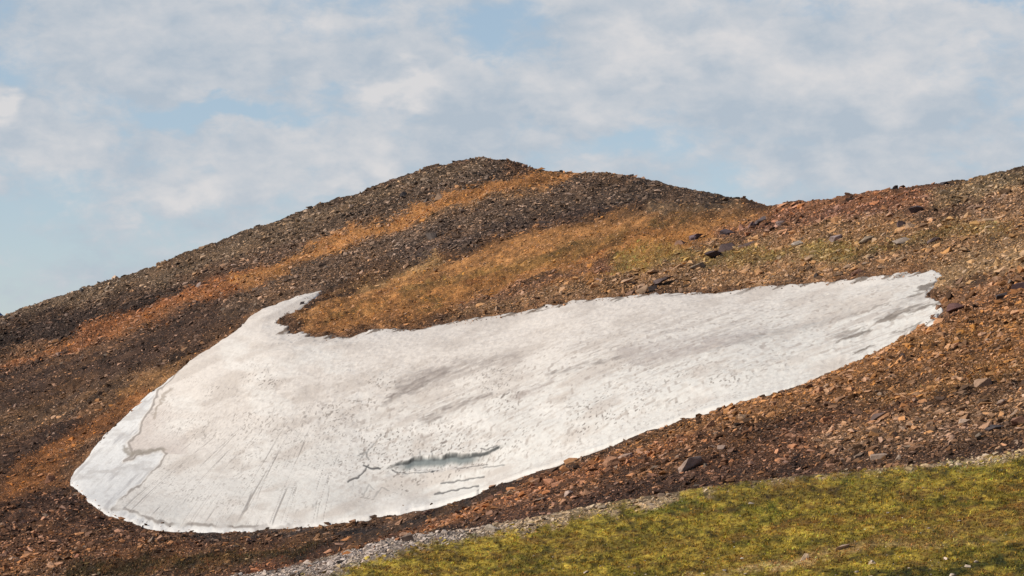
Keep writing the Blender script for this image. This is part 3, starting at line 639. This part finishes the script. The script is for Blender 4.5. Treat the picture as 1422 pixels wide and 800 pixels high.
# loose pale stones in the turf
def turf_stones(n):
    w = (area*inx*(segc < 2.0)*(samp(GR, XX[:-1, :-1], YY[:-1, :-1]) > .6)*(1+3*ss(735, 790, YY[:-1, :-1]))).ravel(); w = w/w.sum()
    idx = rng.choice(w.size, n, p=w); j, i = np.divmod(idx, nc-1)
    X, D, Z = PX[j, i], DD[j, i], ZT[j, i]; wd = .012*rng.random(n)**(-.5); wd = np.minimum(wd, .10)
    dims = np.stack([wd*1.5, wd, wd*.6], 1); c = np.array((.48, .38, .29))*np.exp(rng.normal(0, .3, n))[:, None]
    o = build_rocks('turf_pebbles', np.stack([X, D, Z+wd*.2], 1), dims, rng.uniform(0, 6.28, n), rng.uniform(-.3, .3, n), np.clip(c, .02, .8), M_rock, 0)
    tag(o, 'small pale pebbles lying loose in the near grass', kind='stuff', cat='pebbles')
turf_stones(2600)
# ------------------------------------------------------------------ single boulders
def locate(x, y):
    i = int(np.clip(np.searchsorted(xc, x), 0, nc-1)); col = YY[:, i].copy(); col[DD[:, i] < 40] = 1e9
    j = int(np.argmax(col <= y)); return PX[j, i], DD[j, i], ZT[j, i], SN[j, i]
def boulder(x, y, w, hgt, colr, label, seed, tilt=0.0, deep=1.0, lift=0.0, group=None, name='boulder'):
    X, D, Z, sn = locate(x, min(y+hgt*.35, y+6)); u = D/F
    bm = hull(900+seed, 10)
    bmesh.ops.bevel(bm, geom=list(bm.edges), offset=.035, segments=1, affect='EDGES')
    bmesh.ops.triangulate(bm, faces=bm.faces)
    bmesh.ops.subdivide_edges(bm, edges=[e for e in bm.edges if e.calc_length() > .35], cuts=2, use_grid_fill=True)
    bmesh.ops.triangulate(bm, faces=bm.faces)
    co = np.array([v.co[:] for v in bm.verts]); dis = fbm(co[:, 0]*2.1+co[:, 2], co[:, 1]*2.1-co[:, 2]*1.3, seed, 3)*.05
    nrm = co/np.linalg.norm(co, axis=1, keepdims=True); co = co+nrm*dis[:, None]
    strat = .035*np.sign(np.sin(co[:, 2]*14+seed)); co[:, :2] *= (1+strat)[:, None]
    ext = co.max(0)-co.min(0); co = co/ext*np.array([w*u*1.08, w*u*deep*.8, hgt*u*1.3])
    ct, s_ = math.cos(R(tilt)), math.sin(R(tilt)); co = np.stack([co[:, 0]*ct+co[:, 2]*s_, co[:, 1], -co[:, 0]*s_+co[:, 2]*ct], 1)
    me = bpy.data.meshes.new(name)
    bm.verts.index_update(); fs = [[v.index for v in f.verts] for f in bm.faces]; bm.free()
    me.from_pydata(co.tolist(), [], fs); me.update(); me.shade_flat()
    c = lin(colr); c = c*.55+c.mean()*np.array((1.12, 1., .84))*.45; c = c*.7+samp(CM, np.array([x*1.]), np.array([y*1.]))[0]*.3 if sum(colr) > 235 else c*1.45; vc = c*(1+.25*fbm(co[:, 0]/u/5, co[:, 2]/u/5, seed+5, 3))[:, None]
    a = me.color_attributes.new('Col', 'FLOAT_COLOR', 'POINT'); a.data.foreach_set('color', np.concatenate([np.clip(vc, .01, .8), np.ones((len(co), 1))], 1).astype(np.float32).ravel())
    me.materials.append(M_rock); o = bpy.data.objects.new(name, me); C.objects.link(o)
    o.location = (X, D, Z+hgt*u*(.20+lift)+(0.35 if sn > 4 else 0)); tag(o, label, 'rock', group); return o
DK = (72,62,64); TAN = (176,140,104); ORG = (172,112,70); PNK = (176,144,128); GRY = (132,126,126); RED = (126,76,58)
B = [
 (845,647,26,18,ORG,'large angular orange boulder on the spur below the middle of the snow'),
 (958,647,34,18,PNK,'biggest pale pinkish boulder low on the spur above the grass edge'),
 (870,632,20,9,PNK,'pale pink flat block just upslope of the large orange boulder'),
 (789,685,14,9,(190,158,142),'small pale pink block in the dark rubble above the grey gravel'),
 (748,693,20,6,(166,140,120),'thin pale slab lying flat in the dark rubble left of the pink block'),
 (815,684,16,8,ORG,'flat orange rock right of the small pink block in dark rubble'),
 (985,594,16,9,ORG,'orange slab among greenish soil just under the snow edge'),
 (1032,583,16,8,TAN,'pale tan slab close below the snow edge on the spur'),
 (1001,629,12,8,PNK,'small pink rock upslope and right of the biggest pinkish boulder'),
 (903,660,16,9,RED,'dark red boulder between the large orange and biggest pinkish boulders'),
 (1134,546,24,10,ORG,'broad orange block touching the lower snow edge'),
 (1222,631,24,12,(168,140,122),'grey pink boulder near the tan rim of the grass at the right'),
 (1247,631,8,8,(176,150,128),'small upright tan stone just right of the grey pink boulder'),
 (1340,581,18,8,(190,160,140),'pale pinkish slab in tan scree upslope of the grey pink boulder'),
 (1416,584,24,13,(150,92,70),'reddish boulder cut by the right frame edge above the grass'),
 (1382,590,32,9,DK,'long dark block standing in for a shaded slot beside the reddish boulder at the right frame edge'),  # shade of a slot put into a dark block
 (1220,578,24,8,(92,68,62),'low dark brown ledge in scree between snow and grass'),
 (1364,531,26,12,(176,132,100),'tan block beside a dark gap high on the right spur'),
 (1390,556,14,9,PNK,'small pinkish block below the tan block on the right spur'),
 (1114,774,16,10,(196,160,132),'pale rounded boulder half sunk in the grass near the bottom'),
 (1172,762,22,6,(200,156,134),'long flat pink stone in the grass right of the sunken boulder'),
 (1212,783,14,5,(200,160,136),'flat pale stone lowest in the grass at the bottom right'),
 (565,752,16,15,(132,98,80),'blocky brown boulder standing on the grey gravel strip'),
 (683,735,20,12,(158,146,132),'pale grey boulder in the middle of the grey gravel strip'),
 (556,722,14,11,ORG,'bright orange angular rock on the ridge below the dark crevice in the snow'),
 (592,707,16,8,RED,'dark red rock beside the strip of shaded gravel under the snow'),
 (678,683,22,10,(142,80,54),'low red rock where the spur crest meets the snow'),
 (695,677,12,9,(118,70,52),'small dark red rock perched on the spur crest against snow'),
 (68,663,16,11,(150,92,66),'red brown rock on the orange slope left of the snow tip'),
 (107,780,9,6,(176,92,56),'small bright orange rock near the bottom left of the slope'),
 (419,424,7,6,DK,'small dark rock alone beside the upper snow tip'),
 (892,401,17,12,(184,142,104),'tan boulder at the upper snow edge with a sunlit face'),
 (905,397,13,9,(60,50,50),'blackish block standing for the shaded side of the tan boulder at the upper snow edge'),  # tan boulder's shaded side, built as a separate dark block
 (875,404,14,7,(140,96,72),'low brown rock left of the tan boulder at the snow edge'),
 (935,384,30,7,(84,66,66),'long dark slab lying above the tan boulder at the snow edge'),
 (972,365,20,9,(142,128,118),'rounded grey brown slab left of the long black ledge'),
 (990,352,24,11,(66,50,52),'lower block of the long black ledge on the middle hill'),
 (1008,344,24,11,(74,56,56),'middle block of the long black ledge on the middle hill'),
 (1036,336,26,8,(82,62,60),'upper block of the long black ledge on the middle hill'),
 (1012,321,22,10,(70,56,64),'dark purple block under the tilted slabs of the middle hill'),
 (1030,317,9,10,(176,110,84),'orange red rock wedged between dark tilted slabs'),
 (1041,316,18,6,(96,84,98),'steeply tilted blue grey slab beside the orange red rock'),
 (1056,309,20,6,(80,66,68),'tilted dark slab right of the steep blue grey slab'),
 (1085,309,15,8,(112,104,108),'grey slab alone right of the tilted slabs'),
 (967,328,20,8,(88,66,74),'purple brown block left of the dark purple block'),
 (944,338,15,7,(92,82,98),'blue purple rock lower left of the purple brown block'),
 (834,388,20,7,(150,118,116),'pinkish slab above the snow left of the long dark slab'),
 (1161,337,18,8,(134,134,156),'blue grey slab facing the light on the right hillside'),
 (1202,336,22,8,(132,122,112),'grey brown slab right of the blue grey slab'),
 (1252,340,26,9,(150,134,132),'pale grey slab tilted on the right hillside, largest of its row'),
 (1107,343,16,7,(150,148,150),'pale bluish rock left of the blue grey slab'),
 (1292,341,20,8,(88,68,66),'dark flat block right of the pale grey slab'),
 (1377,306,26,7,(190,148,98),'yellow tan block on the upper right hillside'),
 (1267,294,22,10,(84,70,74),'dark pointed block below the right skyline'),
 (1251,317,12,8,(78,60,62),'dark small block below the dark pointed block'),
 (1190,384,16,8,(146,90,70),'red rock at the upper snow edge on the right'),
 (1137,385,9,8,(66,54,50),'small black rock above the snow edge left of the red rock'),
 (1327,427,24,10,(92,56,54),'dark red boulder just right of the snow end'),
 (1392,412,18,9,(66,56,58),'dark grey boulder uphill of the dark red boulder'),
 (1416,400,22,13,(72,50,56),'dark purple boulder at the right frame edge beyond the snow end'),
 (1252,494,9,9,(92,68,60),'small upright brown block below the right part of the snow'),
 (875,243,9,6,(58,54,56),'dark boulder on the skyline right of the summit'),
 (921,252,9,5,(62,58,60),'small dark boulder on the skyline lower down from the summit'),
 (1243,265,8,6,(58,50,54),'pointed dark rock on the right skyline'),
 (1310,254,14,4,(60,54,58),'wide flat dark rock on the right skyline'),
 (111,405,8,5,(66,60,60),'small dark rock on the left skyline'),
 (559,267,11,8,(56,50,52),'dark boulder on the left flank of the peak'),
 (608,271,12,8,(136,124,114),'pale grey boulder on the dark flank above the orange band'),
 (594,274,9,7,(84,76,74),'grey boulder touching the pale one above the orange band'),
 (598,333,15,11,(104,96,94),'large grey boulder at the dark scree edge above the orange hill'),
 (276,395,10,6,(140,128,128),'small pale rock in the dark scree of the left slope'),
]
for k, (x, y, w, hh, c, lab) in enumerate(B):
    tl = -12 + (0*k) if False else {'steeply tilted blue grey slab beside the orange red rock': -48, 'tilted dark slab right of the steep blue grey slab': -28}.get(lab, -6-(k*7) % 13)
    boulder(x, y, w, hh, c, lab, k, tl, 1.0, .12 if 'skyline' in lab else 0)
# ------------------------------------------------------------------ render settings
S.render.engine = 'CYCLES'; S.cycles.max_bounces = 5; S.cycles.diffuse_bounces = 3
